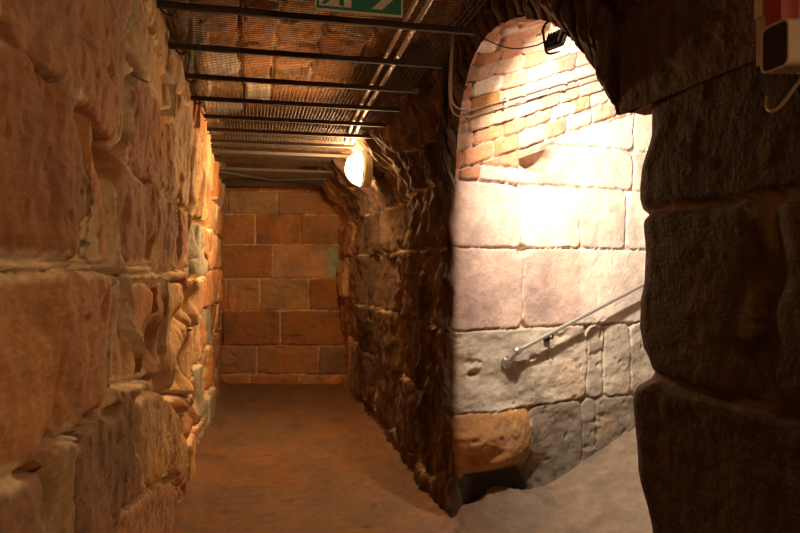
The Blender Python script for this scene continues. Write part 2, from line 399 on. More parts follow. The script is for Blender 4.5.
S, V = np.meshgrid(su, vv); Zw = V * ztop[None, :]
Zw = np.where(V < 0, V * 3, Zw)
base = np.zeros(S.shape + (3,)); base[..., 0] = pts[None, :, 0]; base[..., 1] = pts[None, :, 1]; base[..., 2] = Zw
side = np.broadcast_to(onside[None, :], S.shape)
wz = Zw + .010 * fbm(base, 2.5, oct=3, seed=31) + .006 * fbm(base, 14, oct=2, seed=32)
wu = S + .018 * fbm(base, 3.5, oct=3, seed=33) + .008 * fbm(base, 16, oct=2, seed=34)
wz = wz + .03 * fbm(base, 1.3, oct=2, seed=35) * (1 - sstep(-.8, 0, S))
low = sstep(.62, .50, S) * sstep(-.6, -.2, S); wz = wz - .17 * sstep(.46, .31, Zw) * low
neg = lambda L: [-x for x in L]
rows = [(-.4, .12, neg([.5, 1.2, 2., 2.9, 3.8, 4.6]) + [.62]),
        (.12, .69, neg([.28, .55, 1.0, 1.5, 1.9, 2.5, 3.1, 3.7, 4.4]) + [.547, 1.01, 1.13, 1.5, 2.1, 2.8]),
        (.69, 1.20, neg([.25, .75, 1.1, 1.6, 2.2, 2.6, 3.2, 3.9, 4.6]) + [1.04, 1.19, 1.43, 1.9, 2.6]),
        (1.20, 1.72, neg([.45, .95, 1.5, 2.1, 2.5, 3.1, 3.8, 4.3]) + [.507, 1.75, 2.4, 3.]),
        (1.72, 2.135, neg([.7, 1.2, 1.7, 2.4, 3.0, 3.4, 4.0, 4.7]) + [.484, .98, 1.386, 2.0, 2.6]),
        (2.135, 2.42, neg([.4, .8, 1.1, 1.6, 2.2, 2.8, 3.3, 4.1]) + [.46, 1.46, 2.1, 2.8]),
        (2.42, 2.8, neg([.3, .9, 1.3, 1.9, 2.5, 3.1, 3.8, 4.5]) + [1.47, 2.2, 2.9]),
        (2.8, 4.2, neg([.5, 1.0, 1.6, 2.2, 2.9, 3.6, 4.4]) + [2., 3.])]
ids, d, cu, cz = courses(wu, wz, rows, .06)
row = ids // 200
rowsK = [(2.135 + .1 * i, 2.235 + .1 * i, [.02, .17 + .06 * (i % 2), .33 + .05 * ((i + 1) % 2), .47]) for i in range(4)]
iK, dK, _, _ = courses(wu + .0, wz, rowsK, .025)
isK = (Zw > 2.135) & (wu < .47) & (S > -.02)
ids = np.where(isK, iK + 9000, ids); d = np.where(isK, np.minimum(dK, np.maximum(wz - 2.135, 0)), d)
# colours on the lit side, stone by stone
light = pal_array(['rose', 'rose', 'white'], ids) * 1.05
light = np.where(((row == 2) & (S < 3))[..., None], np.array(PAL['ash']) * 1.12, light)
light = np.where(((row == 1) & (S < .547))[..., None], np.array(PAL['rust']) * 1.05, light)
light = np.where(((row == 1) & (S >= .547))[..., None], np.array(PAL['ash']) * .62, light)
light = np.where((row == 0)[..., None], np.array(PAL['ash']) * np.where(S < .62, .24, .6)[..., None], light)  # foot course near the corner: dark crust plus the overhang's shade painted in
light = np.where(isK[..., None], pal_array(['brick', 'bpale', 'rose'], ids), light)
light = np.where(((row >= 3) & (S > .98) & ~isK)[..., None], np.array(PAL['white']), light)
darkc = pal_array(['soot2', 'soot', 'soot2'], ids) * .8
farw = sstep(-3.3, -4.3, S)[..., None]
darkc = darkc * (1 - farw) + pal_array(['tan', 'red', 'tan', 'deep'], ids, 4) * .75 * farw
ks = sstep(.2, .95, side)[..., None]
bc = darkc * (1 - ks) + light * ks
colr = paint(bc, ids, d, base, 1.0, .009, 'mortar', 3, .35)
# green-grey moss and soot spots on the lit blocks
sp = sstep(.42, .62, fbm(base, 26, oct=3, seed=90)) * side * sstep(1.35, .9, Zw)
colr = colr * (1 - .45 * sp[..., None])
hA = relief(ids, d, base, .020, .014, .012, .06, .045, .030, .012, 300)
rg = ridged(base, 4.6, 4.6, 1.5, oct=4, seed=45)
hA = hA + .11 * (rg - .3) * sstep(-.6, 1.6, Zw) + .04 * ridged(base, 9, 9, 5, oct=3, seed=46) * sstep(2.0, 2.4, Zw) + .055 * fbm(base, 7, 7, 2.5, oct=4, seed=47) - .03 * ridged(base, 12, 12, 2.2, oct=2, seed=49) - .06 * sstep(.35, .8, fbm(base, 2.6, 3.2, 1.8, oct=3, seed=48))
hA = hA + .10 * np.exp(-(((S + 2.9) / .55) ** 2 + ((Zw - 1.15) / .28) ** 2))                # the block that sticks out low on the wall
hA = hA + .06 * np.exp(-(((S + 3.6) / .5) ** 2 + ((Zw - 1.5) / .3) ** 2))
dmask = np.where(row == 2, .016, np.where(row == 1, .022, .006))
hB = relief(ids, d, base, .030, .008, .006, .03, .006, .007, .003, 300) + .02 * isK
soft = sstep(1.3, 1.1, Zw)
hB = hB + soft * (.022 * fbm(base, 5.5, 5.5, 9, oct=4, seed=51) - .018 * sstep(.35, .7, fbm(base, 9, 9, 14, oct=3, seed=52)))
orange = np.exp(-((((S - .27) / .27) ** 2 + ((Zw - .51) / .18) ** 2) ** 1.6))
hB = hB + .12 * orange + .045 * orange * fbm(base, 8, oct=5, seed=53)
hB = hB - .05 * np.exp(-(((S - .12) / .10) ** 2 + ((Zw - .42) / .05) ** 2))
hB = hB - .10 * (.25 + .75 * sstep(.0, .2, S)) * sstep(.37, .25, Zw) * sstep(.75, .45, S)
ck = ridged(base, 3.1, 3.1, 1.7, oct=2, seed=58)
hB = hB - .030 * sstep(.90, .97, ck) * soft * sstep(.35, .6, S)
hB = hB + ell(S, Zw, .13, .93, .035, .022, .05)
hB = hB + .03 * np.exp(-(((Zw - (1.28 + .40 * (S - 1.0))) / .035) ** 2)) * sstep(.45, 1.1, S) * sstep(1.0, 1.4, Zw) * 0
hB = hB + .035 * sstep(2.135, 2.16, Zw) * sstep(.46, .5, S) * 0
hB = hB + ell(S, Zw, .63, 2.30, .12, .06, .20)                                              # broken-out hole under the vault
hB = hB + ell(S, Zw, .50, 1.70, .035, .03, .04)
hh = hA * (1 - sstep(.0, .75, side)) + hB * sstep(.0, .75, side)
# the corridor wall leans in under its vault, fading out before the arch
lean = .34 * sstep(2.2, 2.75, Zw) * sstep(-.25, -1.2, S) 
hh = hh + lean
edge = sstep(0, .25, 1 - V) if False else 1
base2 = base.copy()
base2[..., 0] += nrm[None, :, 0] * hh; base2[..., 1] += nrm[None, :, 1] * hh
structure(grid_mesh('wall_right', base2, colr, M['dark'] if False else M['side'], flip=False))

# ---- near right wall and jamb (the dark silhouette)
SIL = [(-.2, 1.80), (.758, 1.78), (.837, 1.806), (.932, 1.858), (1.039, 1.872), (1.15, 1.889), (1.205, 1.862), (1.235, 1.80), (1.262, 1.778), (1.299, 1.796), (1.342, 1.833), (1.405, 1.853),
       (1.493, 1.85), (1.549, 1.83), (1.648, 1.823), (1.735, 1.835), (1.752, 1.828), (1.766, 1.806), (1.785, 1.84), (1.821, 1.855), (1.86, 1.855), (1.924, 1.844), (1.968, 1.817), (2.023, 1.791), (2.10, 1.795), (3, 1.795)]
sz, sy = np.array(SIL).T; sy = sy + .045
s1 = spaced([(-1.6, .7, .03), (.7, 1.62, .0075)])
a1 = np.linspace(0, 1, 22)[1:]; t1 = spaced([(.0, .4, .02), (.4, 3.8, .06)])[1:]
JR = .10
seg, su = [], []
for s in s1: seg.append((0, (s - 1.62))); su.append(s)
vv = np.concatenate([np.linspace(-.06, 0, 5)[:-1], np.linspace(0, 1, 230)])
nu = len(s1) + len(a1) + len(t1)
base = np.zeros((len(vv), nu, 3)); nx = np.zeros((len(vv), nu)); ny = np.zeros((len(vv), nu)); S = np.zeros((len(vv), nu))
tz = np.concatenate([np.full(len(s1), 2.13), np.full(len(a1), 2.13), 2.13 + SLOPE * t1 + 0.0])
Zw = vv[:, None] * tz[None, :]
for j in range(len(vv)):
    jy = np.interp(Zw[j], sz, sy)
    n1, n2 = len(s1), len(a1)
    base[j, :n1, 0] = RX; base[j, :n1, 1] = -1.6 + (s1 + 1.6) * ((jy[:n1] - JR) + 1.6) / (1.62 + 1.6)
    nx[j, :n1] = -1; S[j, :n1] = s1
    A = np.stack([np.full(n2, RX), jy[n1:n1+n2] - JR], -1); B = np.stack([np.full(n2, RX + .01), jy[n1:n1+n2] + .0], -1); E2 = np.stack([np.full(n2, RX + JR), jy[n1:n1+n2] + .03], -1)
    a = a1[:, None]
    q = (1-a)**2 * A + 2*a*(1-a) * B + a*a * E2
    base[j, n1:n1+n2, 0] = q[:, 0]; base[j, n1:n1+n2, 1] = q[:, 1]; nx[j, n1:n1+n2] = -(1 - a1); ny[j, n1:n1+n2] = a1; S[j, n1:n1+n2] = 1.62 + a1 * .25
    q = E2[:1] + U[None, :2] * t1[:, None]
    base[j, n1+n2:, 0] = q[:, 0]; base[j, n1+n2:, 1] = q[:, 1] ; nx[j, n1+n2:] = -.213; ny[j, n1+n2:] = .977; S[j, n1+n2:] = 1.87 + t1
base[..., 2] = Zw
wz = Zw + .018 * fbm(base, 2.2, oct=3, seed=131) - .035 * (base[..., 1] - 1.8) * 0
wu = S + .03 * fbm(base, 3.0, oct=3, seed=133)
rows = [(-.4, .55, [.2, .9, 2.4]), (.55, 1.262, [-.6, .35, 2.2, 2.9]), (1.262, 1.775, [-.7, 0.2, 1.20, 2.3, 3.]), (1.775, 2.6, [-.9, .1, .82, 2.5])]
ids, d, cu, cz = courses(wu, wz, rows, .08)
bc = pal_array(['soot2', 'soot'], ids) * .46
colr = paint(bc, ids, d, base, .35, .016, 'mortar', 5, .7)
pm = np.exp(-(((S - 1.222) / .02) ** 2 + ((Zw - 1.44) / .11) ** 2)) * sstep(-.3, .2, fbm(base, 18, oct=3, seed=77))
pm = np.maximum(pm, .35 * sstep(.30, .6, fbm(base, 16, 16, 6, oct=4, seed=78)) * sstep(.12, .0, np.abs(Zw - 1.9)))
colr = colr * (1 - pm[..., None]) + np.array(PAL['mortar']) * .38 * pm[..., None]
h = relief(ids, d, base, .024, .022, .014, .06, .012, .018, .004, 500) + .012 * fbm(base, 2.5, 2.5, 9, oct=3, seed=140)
h = h - .03 * np.exp(-(((S - 1.18) / .05) ** 2)) * sstep(1.3, 1.45, Zw) * sstep(1.78, 1.7, Zw)
amt = np.ones_like(S); amt = np.where(S > 1.62, 1 - .8 * sstep(1.62, 1.80, S), 1)
P = base.copy(); P[..., 0] += nx * h * amt; P[..., 1] += ny * h * amt * .2
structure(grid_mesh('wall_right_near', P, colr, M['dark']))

# ---- the arch over the side opening and the wall above it
ARCH = smooth_path([(1.80, 2.112), (1.955, 2.118), (1.985, 2.15), (2.08, 2.27), (2.2, 2.41), (2.39, 2.575), (2.6, 2.70), (2.9, 2.80), (3.2, 2.835), (3.42, 2.79), (3.56, 2.69), (3.66, 2.54), (3.73, 2.36), (3.765, 2.13)], 24)
ARCH = np.array(ARCH)
al = np.concatenate([[0], np.cumsum(np.hypot(*np.diff(ARCH, axis=0).T))])
na = 330
aa = np.linspace(0, al[-1], na); AY = np.interp(aa, al, ARCH[:, 0]); AZ = np.interp(aa, al, ARCH[:, 1])
flat = spaced([(-1.6, .7, .03), (.7, 1.80, .009)])[:-1]
BY = np.concatenate([flat, AY]); BZ = np.concatenate([np.full(len(flat), 2.112), AZ])
bu = np.concatenate([flat - 1.80, aa])                                 # run along the lower edge
TY = np.concatenate([flat, 1.80 + (2.4) * (aa / al[-1])]); TZ = np.full(len(TY), 3.25)
vin = np.linspace(-.16, 0, 9)[:-1]; vout = np.linspace(0, 1, 130) ** 1.25
base = np.zeros((len(vin) + len(vout), len(BY), 3)); VV = np.zeros(base.shape[:2]); RR = np.zeros(base.shape[:2])
for j, v in enumerate(vin):
    base[j, :, 0] = RX + (-v) * D[0]; base[j, :, 1] = BY + (-v) * D[1]; base[j, :, 2] = BZ + (-v) * D[2]; VV[j] = v
for j, v in enumerate(vout):
    base[len(vin)+j, :, 0] = RX; base[len(vin)+j, :, 1] = BY * (1-v) + TY * v; base[len(vin)+j, :, 2] = BZ * (1-v) + TZ * v; VV[len(vin)+j] = v
    RR[len(vin)+j] = np.hypot((TY - BY) * v, (TZ - BZ) * v)
BU = np.broadcast_to(bu[None, :], RR.shape)
inarch = BU > .17
wr = RR + .02 * fbm(base, 4, oct=3, seed=201); wb = BU + .02 * fbm(base, 5, oct=3, seed=203)
rowsA = [(-1., .36, list(np.cumsum([.18] + [.105 + .05 * random.random() for _ in range(28)]))), (.36, .62, [-.9, -.3, .2, .6, .95, 1.3, 1.7, 2.1, 2.5]), (.62, 2, [-1.2, -.5, .1, .8, 1.5, 2.2])]
rowsB = [(-1., .34, [-2.6, -1.7, -.9]), (.34, .62, [-2.9, -2.2, -1.3, -.5, .1]), (.62, 2, [-2, -1])]
iA, dA, _, _ = courses(wb, wr, rowsA, .03); iB, dB, _, _ = courses(wb, wr, rowsB, .06)
ids = np.where(inarch, iA, iB + 3000); d = np.where(inarch, np.minimum(dA, np.abs(BU - .17)), np.minimum(dB, np.abs(BU - .17)))
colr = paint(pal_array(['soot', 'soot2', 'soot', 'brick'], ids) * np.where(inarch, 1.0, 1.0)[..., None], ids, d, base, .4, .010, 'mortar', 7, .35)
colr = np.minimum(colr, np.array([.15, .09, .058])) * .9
h = relief(ids, d, base, .045, .022, .03, .05, .022, .018, .010, 700) * np.where(inarch, 1., .6)
h = h + .03 * ridged(base, 6, 6, 6, oct=3, seed=222) * inarch
fade = sstep(-.12, .03, VV) * (.35 + .65 * sstep(0, .10, RR)) 
lip = sstep(0, .06, RR)
P = base.copy(); P[..., 0] -= h * fade
jag = .022 * (rnd(ids, 77) - .5) * 2 * np.exp(-RR / .10) * inarch * (VV >= 0)
P[..., 2] += jag
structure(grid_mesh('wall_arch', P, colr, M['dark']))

# ---- brick barrel vault of the side passage, climbing with the ramp
nt_ = spaced([(-.0, 1.9, .0085), (1.9, 4.6, .04)])
na = 300
aa = np.linspace(0, al[-1], na)[::-1]; AY = np.interp(aa, al, ARCH[:, 0]); AZ = np.interp(aa, al, ARCH[:, 1])
run = al[-1] - aa
T, RN = np.meshgrid(nt_, run)
dy = np.gradient(AY); dz = np.gradient(AZ); ln = np.hypot(dy, dz)
ny_, nz_ = dz / ln, -dy / ln
if (nz_[len(nz_)//2] > 0): ny_, nz_ = -ny_, -nz_
base = np.zeros(T.shape + (3,))
base[..., 0] = RX + T * D[0]; base[..., 1] = AY[:, None] + T * D[1]; base[..., 2] = AZ[:, None] + T * D[2]
wr = RN + .012 * fbm(base, 3, oct=3, seed=301); wt = T + .012 * fbm(base, 6, oct=2, seed=302)
rowsV = []; q = -.05; kk = 0; rr = random.Random(5)
while q < 3.2:
    hgt = .095 + .02 * rr.random(); js = []; t = -.3 + .12 * (kk % 2) + .05 * rr.random()
    big = .20 if q < .9 else .30
    while t < 5: js.append(t); t += big * rr.uniform(.8, 1.15)
    rowsV.append((q, q + hgt, js)); q += hgt; kk += 1
ids, d, _, _ = courses(wt, wr, rowsV, .03)
zb = np.array([r[0] for r in rowsV]); kr = ids // 200
frac = (wr - zb[kr]) / .105
colb = pal_array(['brick', 'bpale', 'brick', 'bpale', 'red', 'white'], ids)
wh = sstep(.15, .6, T) [..., None]  # bricks whitened further in: floodlight glare mixed into their colour
colb = colb * (1 - .3 * wh) + np.array(PAL['white']) * .3 * wh
colr = paint(colb, ids, d, base, 1.0, .008, 'white', 9, .6)
h = relief(ids, d, base, .022, .012, .010, .03, .010, .012, .008, 900) + .030 * (1 - np.clip(frac, 0, 1)) * (.3 + .7 * sstep(.0, .3, RN))
ends = sstep(0, .05, RN) * sstep(0, .1, al[-1] - RN) * (.2 + .8 * sstep(0, .08, T))
h = h * ends
P = base.copy(); P[..., 1] += ny_[:, None] * h; P[..., 2] += nz_[:, None] * h
structure(grid_mesh('ceiling_side_passage', P, colr, M['brick'], flip=True))

# ---- corridor vault above the grille
xx = np.linspace(-.75, 1.6, 170); y2 = spaced([(-1.6, 1.8, .06), (1.8, 6, .014), (6, 9.2, .03)])
X, Yc = np.meshgrid(xx, y2)
Zc = 2.82 + .45 * np.sqrt(np.clip(1 - ((X - .42) / 1.2) ** 2, .0, 1))
base = np.stack([X, Yc, Zc], -1)
rows = [(a, b, js) for (a, b, js) in rand_rows(-1.0, 2., .30, -2, 10, .35, .75, 12)]
ids, d, _, _ = courses(Yc + .03 * fbm(base, 3, oct=3, seed=400), X + .03 * fbm(base, 3, oct=3, seed=401), rows)
bc = pal_array(['red', 'deep', 'tan', 'red', 'brick', 'deep'], ids)
for (cx_, cy_) in ((-.13, 5.1), (.17, 6.25), (-.2, 6.9)):
    j = ids[np.argmin(np.abs(y2 - cy_)), np.argmin(np.abs(xx - cx_))]; bc = np.where((ids == j)[..., None], np.array(PAL['white']), bc)
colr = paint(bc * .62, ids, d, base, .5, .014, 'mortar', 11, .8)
h = relief(ids, d, base, .04, .02, .02, .07, .03, .07, .016, 1100)
P = base.copy(); P[..., 2] -= h
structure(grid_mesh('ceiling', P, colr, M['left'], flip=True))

# ---- end wall of the corridor, square to the view down it
th = math.radians(13.02); fx, fy = math.sin(th), math.cos(th); rx, ry = math.cos(th), -math.sin(th)
BD = 8.75
ux = np.arange(-3.3, .1, .0125); uz = np.arange(-.1, 3.3, .0125)
A, Z = np.meshgrid(ux, uz)
base = np.stack([A * rx + BD * fx, A * ry + BD * fy, Z], -1)
def bz(py): return 1.6 - (py - 265) / 640 * BD
def bx(px): return (px - 400) / 640 * BD
rows = [(-.5, bz(373), [bx(x) for x in (180, 250, 300, 352)]), (bz(373), bz(344), [bx(x) for x in (180, 257, 319, 360)]), (bz(344), bz(309), [bx(x) for x in (222, 280.5, 350)]),
        (bz(309), bz(277), [bx(x) for x in (227, 260, 309, 352)]), (bz(277), bz(243), [bx(x) for x in (190, 273, 326.5, 345)]), (bz(243), bz(213), [bx(x) for x in (220.5, 255, 301, 343)]),
        (bz(213), bz(190), [bx(x) for x in (227, 278, 345)]), (bz(190), 3.6, [bx(x) for x in (200, 260, 310)])]
ids, d, cu, cz = courses(A + .010 * fbm(base, 3, oct=3, seed=500), Z + .010 * fbm(base, 3, oct=3, seed=501), rows, .03)
bc = pal_array(['red', 'red', 'deep', 'pink'], ids)
def pick(px, py, cname, s=1.):
    global bc
    x, z = bx(px), bz(py)
    j = ids[np.argmin(np.abs(uz - z)), np.argmin(np.abs(ux - x))]
    bc = np.where((ids == j)[..., None], np.array(PAL[cname]) * s, bc)
for q in [(250, 201, 'tan', .8), (310, 201, 'red', .9), (238, 228, 'deep', 1.2), (275, 228, 'deep', 1.25), (320, 228, 'red', 1), (245, 260, 'deep', 1.), (300, 260, 'pink', 1.1), (335, 260, 'green', 1),
          (217, 292, 'deep', 1), (243, 292, 'red', 1), (285, 292, 'tan', .75), (330, 292, 'deep', .8), (250, 327, 'deep', .8), (310, 327, 'deep', 1.), (240, 358, 'pink', .9), (285, 358, 'red', .9), (338, 358, 'pink', .8)]: pick(*q)
colr = paint(bc, ids, d, base, .8, .011, 'mortar', 13, .9)
h = relief(ids, d, base, .030, .018, .012, .05, .018, .022, .009, 1300) - .02 * sstep(.55, .95, ridged(base, 2.2, 2.2, 3.5, oct=3, seed=505))
P = base.copy(); P[..., 0] -= fx * h; P[..., 1] -= fy * h
structure(grid_mesh('wall_back', P, colr, M['left']))

# ---- wall closing the side passage, round its far end (out of sight from the corridor)
mb = MB(); e = np.array([CX, CY, 0]) + U * 4.4
mb.box((e[0] + .3, e[1] - .9, 2.6), (.3, 4.2, 5.6)); structure(mb.build('wall_side_end', M['side']))
mb2 = bpy.data.objects['wall_side_end'].data; ca = mb2.color_attributes.new('col', 'FLOAT_COLOR', 'POINT')
for q in ca.data: q.color = (.4, .3, .22, 1)

# ---- floor: level in the corridor, climbing into the side passage
xs = spaced([(-.85, 1.9, .012), (1.9, 6., .04)]); ys = spaced([(-1.7, 1.6, .04), (1.6, 5.0, .012), (5., 9.4, .025)])
X, Yf = np.meshgrid(xs, ys)
base = np.stack([X, Yf, X * 0], -1)
tt = (X - CX) * U[0] + (Yf - CY) * U[1]
q = tt - .30
z = .375 * (q + np.sqrt(q * q + .006)) / 2 * sstep(-.15, .35, tt) * sstep(1.1, 1.5, X)
ri = sstep(.0, .3, tt) * sstep(1.1, 1.4, X)
z = z + .012 * fbm(base, 1.7, oct=4, seed=600) + .004 * fbm(base, 11, oct=4, seed=601)
z = z + .012 * ri * fbm(base, 9, oct=4, seed=602)
z = z + .17 * np.exp(-(((X - 1.50) / .26) ** 2 + ((Yf - 3.80) / .13) ** 2)) * (1 + .5 * fbm(base, 8, oct=3, seed=603))                 # foot of rubble at the corner
z = z + .05 * sstep(-.30, -.44, X) + .008 * sstep(1.05, 1.2, X) * sstep(3.9, 4.2, Yf)
c1 = np.array((.22, .13, .075)); c2 = np.array((.28, .215, .155)); c3 = np.array((.27, .14, .065)); c4 = np.array((.15, .08, .045))
k = ri[..., None]
w = sstep(-.3, .4, fbm(base, 1.1, oct=4, seed=610))[..., None]
colr = (c1 * (1 - w) + c3 * w) * (1 - k) + c2 * k
g = sstep(-.1, .55, fbm(base, 1.9, 1.2, 1, oct=5, seed=612))[..., None]
colr = colr * (1 - .35 * g * (1 - k)) + c4 * .35 * g * (1 - k)
gr = (sstep(.25, -.05, X) * 0 + sstep(5.2, 3.6, Yf) * sstep(-.2, .5, X) * (1 - ri))[..., None]
colr = colr * (1 - .45 * gr) + np.array((.34, .25, .17)) * .45 * gr
spk = sstep(.35, .6, fbm(base, 9, oct=4, seed=613))[..., None]
colr = colr * (1 - .3 * spk)
stain = sstep(.0, .5, fbm(base, 6, oct=3, seed=614))[..., None] * k
colr = colr * (1 - .25 * stain)
P = base.copy(); P[..., 2] = z
structure(grid_mesh('floor', P, colr, M['floor']))

# ================================================================== things
from mathutils import Vector, Matrix
# ---- wire mesh grille hung under the vault
GZ = 2.652
BARS = [1.30, 1.76, 2.22, 2.68, 3.15, 3.62, 4.09, 4.56, 5.01, 5.45, 5.92]
gr = thing('ceiling_grille', 'rusty square wire mesh carried on thin steel cross bars below the rough corridor vault', 'grille', (.25, 4.0, GZ))
mb = MB(); rr = random.Random(3)
x0, x1, y0, y1 = -.40, .93, 1.25, 6.9
def sag(x, y): return GZ + .026 + .006 * math.sin(x * 5 + y * 1.3) + .004 * math.sin(y * 13.6)
nx_ = int((x1 - x0) / .024)
for i in range(nx_ + 1):
    x = x0 + (x1 - x0) * i / nx_; pts = [(x + .002 * math.sin(y * 3 + i), y, sag(x, y)) for y in np.linspace(y0, y1, 30)]
    mb.tube(pts, .0019, 3, False)
ny2 = int((y1 - y0) / .024)
for i in range(ny2 + 1):
    y = y0 + (y1 - y0) * i / ny2; pts = [(x, y + .002 * math.sin(x * 5 + i), sag(x, y) + .003) for x in np.linspace(x0, x1, 8)]
    mb.tube(pts, .0019, 3, False)
part(mb, 'wire_mesh', M['wire'], gr)
for i, y in enumerate(BARS):
    mb = MB(); j = rr.uniform(-.012, .012)
    mb.box((.26, y + j, GZ - .022 + rr.uniform(-.003, .003)), (1.38, .022, .026), .003)
    o = part(mb, 'support_bar', M['steel'], gr)
    hk = MB(); hk.tube(smooth_path([(-.36, y + j + .02, GZ - .02), (-.335, y + j + .03, GZ - .045), (-.31, y + j + .022, GZ - .048), (-.295, y + j + .02, GZ - .025)], 5), .004, 6)
    ob = part(hk, 'wall_hook', M['steel'], o, root=gr)
# ---- sheet panel at the far end
sh = thing('ceiling_panel', 'grey steel sheet with crossed braces under the vault above the end wall', 'panel', (.3, 7.75, 2.62))
mb = MB(); mb.box((.28, 7.72, 2.635), (1.36, 1.5, .008), .001); part(mb, 'sheet', M['sheet'], sh)
mb = MB(); mb.box((.28, 6.955, 2.627), (1.36, .03, .03), .004); part(mb, 'front_angle', M['steel'], sh)
for a, b in (((-.35, 7.05), (.9, 8.3)), ((-.35, 7.9), (.9, 7.35))):
    mb = MB(); v = Vector((b[0]-a[0], b[1]-a[1], 0)); L = v.length
    mb.box(((a[0]+b[0])/2, (a[1]+b[1])/2, 2.61), (L, .03, .03), .003, Matrix.Rotation(math.atan2(v.y, v.x), 3, 'Z')); part(mb, 'brace', M['steel'], sh)
# ---- two flexible conduits lying along the grille
def flex(name, label, pts, r):
    P_ = smooth_path(pts, 60); mb = MB()
    rad = [r * (1 + .16 * math.cos(i * 1.6)) for i in range(len(P_))]
    mb.tube(P_, rad, 8); o = mb.build(name, M['flex'], None, True); o['label'] = label; o['category'] = 'conduit'; o['group'] = 'flexible conduits along the grille'
    return o
flex('flexible_conduit', 'thinner silver flexible conduit along the wire grille, the one nearer the middle of the corridor', [(.60, 1.3, GZ + .004), (.635, 2.5, GZ + .004), (.67, 3.5, GZ + .004), (.72, 4.6, GZ + .004), (.78, 5.45, GZ + .004)], .010)
flex('flexible_conduit', 'thicker silver flexible conduit along the wire grille, the one nearer the arch side wall', [(.655, 1.3, GZ + .004), (.69, 2.5, GZ + .004), (.73, 3.5, GZ + .004), (.75, 4.2, GZ + .004), (.80, 5.0, GZ + .004), (.84, 5.5, GZ + .004)], .012)

# ---- bulkhead lamps
def bulkhead(name, label, loc, mat, r=.10):
    t = thing(name, label, 'lamp', loc); x, y, z = loc
    prof = lambda pr: pr
    def lathe(pr, n=28):
        mb = MB(); vs = []; fs = []
        for (a, h_) in pr:
            for k in range(n):
                an = 2*math.pi*k/n; vs.append((x - h_, y + a*math.cos(an), z + a*math.sin(an)))
        for i in range(len(pr)-1):
            for k in range(n): fs.append((i*n+k, i*n+(k+1) % n, (i+1)*n+(k+1) % n, (i+1)*n+k))
        mb.add(vs, fs); return mb
    part(lathe([(.001, -.05), (r*1.05, -.05), (r*1.04, -.03), (r*1.04, .01), (r*1.0, .02), (.001, .02)]), 'lamp_base', M['cream'], t, True)
    part(lathe([(r*.97, .02)] + [(r*.97*math.cos(a), .02 + r*.95*math.sin(a)) for a in np.linspace(.1, 1.54, 9)] + [(.001, .02 + r*.95)]), 'glass_dome', mat, t, True)
    part(lathe([(r*1.02, .02), (r*1.07, .025), (r*1.07, .035), (r*1.0, .04), (r*.98, .03)]), 'retaining_ring', M['cream'], t, True)
    return t
bulkhead('bulkhead_lamp', 'lit round bulkhead lamp glaring high on the right corridor wall just under the grille', (.95, 5.5, 2.45), M['lamp'], .15)
bulkhead('bulkhead_lamp', 'round bulkhead lamp on the right corridor wall near the entrance, beyond the exit sign', (1.15, -1.1, 2.40), M['lamp_back'], .11)

# ---- floodlight under the side vault
FL = Vector((1.445, 2.862, 2.70)); fdir = Vector((.86, .30, -.42)).normalized()
ft = thing('floodlight', 'small black floodlight hung on a U bracket under the crown of the brick vault', 'lamp', FL)
zax = fdir; xax = zax.cross(Vector((0, 0, 1))).normalized(); yax = zax.cross(xax)
Rm = Matrix((xax, yax, zax)).transposed()
def loc2w(p): return FL + Rm @ Vector(p)
mb = MB(); mb.box(FL, (.105, .08, .028), .006, Rm); part(mb, 'housing', M['black'], ft)
mb = MB()
for k in range(6): mb.box(loc2w((-.04 + k*.016, 0, -.022)), (.004, .07, .02), 0, Rm)
part(mb, 'cooling_fins', M['black'], ft)
mb = MB(); mb.box(loc2w((0, 0, .0165)), (.088, .062, .003), 0, Rm); part(mb, 'front_glass', M['flood'], ft)
li = bpy.data.lights.new('floodlight_beam', 'AREA'); li.shape = 'RECTANGLE'; li.size = .088; li.size_y = .062; li.energy = 92; li.color = (1, .80, .64); li.spread = math.radians(150)
lo = bpy.data.objects.new('floodlight_beam', li); C.objects.link(lo); lo.parent = ft; lo.location = Rm @ Vector((0, 0, .02)); lo.rotation_euler = (Rm @ Matrix.Diagonal((1, -1, -1))).to_euler()
cr = Vector((.974, -.225, 0))
mb = MB(); mb.tube(smooth_path([FL - cr*.068 + Vector((0, 0, .05)), FL - cr*.060 + Vector((0, 0, -.01)), FL - cr*.045 + Vector((0, 0, -.062)), FL + cr*.01 + Vector((0, 0, -.052)), FL + cr*.055 + Vector((0, 0, -.012)), FL + cr*.068 + Vector((0, 0, .04)), FL + cr*.05 + Vector((0, 0, .085)), FL + cr*.0 + Vector((0, 0, .10)), FL - cr*.05 + Vector((0, 0, .085)), FL - cr*.068 + Vector((0, 0, .05))], 5), .0065, 8)
part(mb, 'mounting_bracket', M['black'], ft)
mb = MB(); mb.box(FL + Vector((0, 0, .135)), (.02, .02, .08), .002); part(mb, 'hanger', M['grey'], ft)
mb = MB(); mb.tube(smooth_path([(1.17, 3.33, 2.90), (1.24, 3.22, 2.80), (1.30, 3.06, 2.715), (1.36, 2.93, 2.69), (1.395, 2.885, 2.70)], 10), .0035, 6)
o = mb.build('power_cable', M['cable']); o['label'] = 'thin black cable sagging from the arch edge to the floodlight'; o['category'] = 'cable'

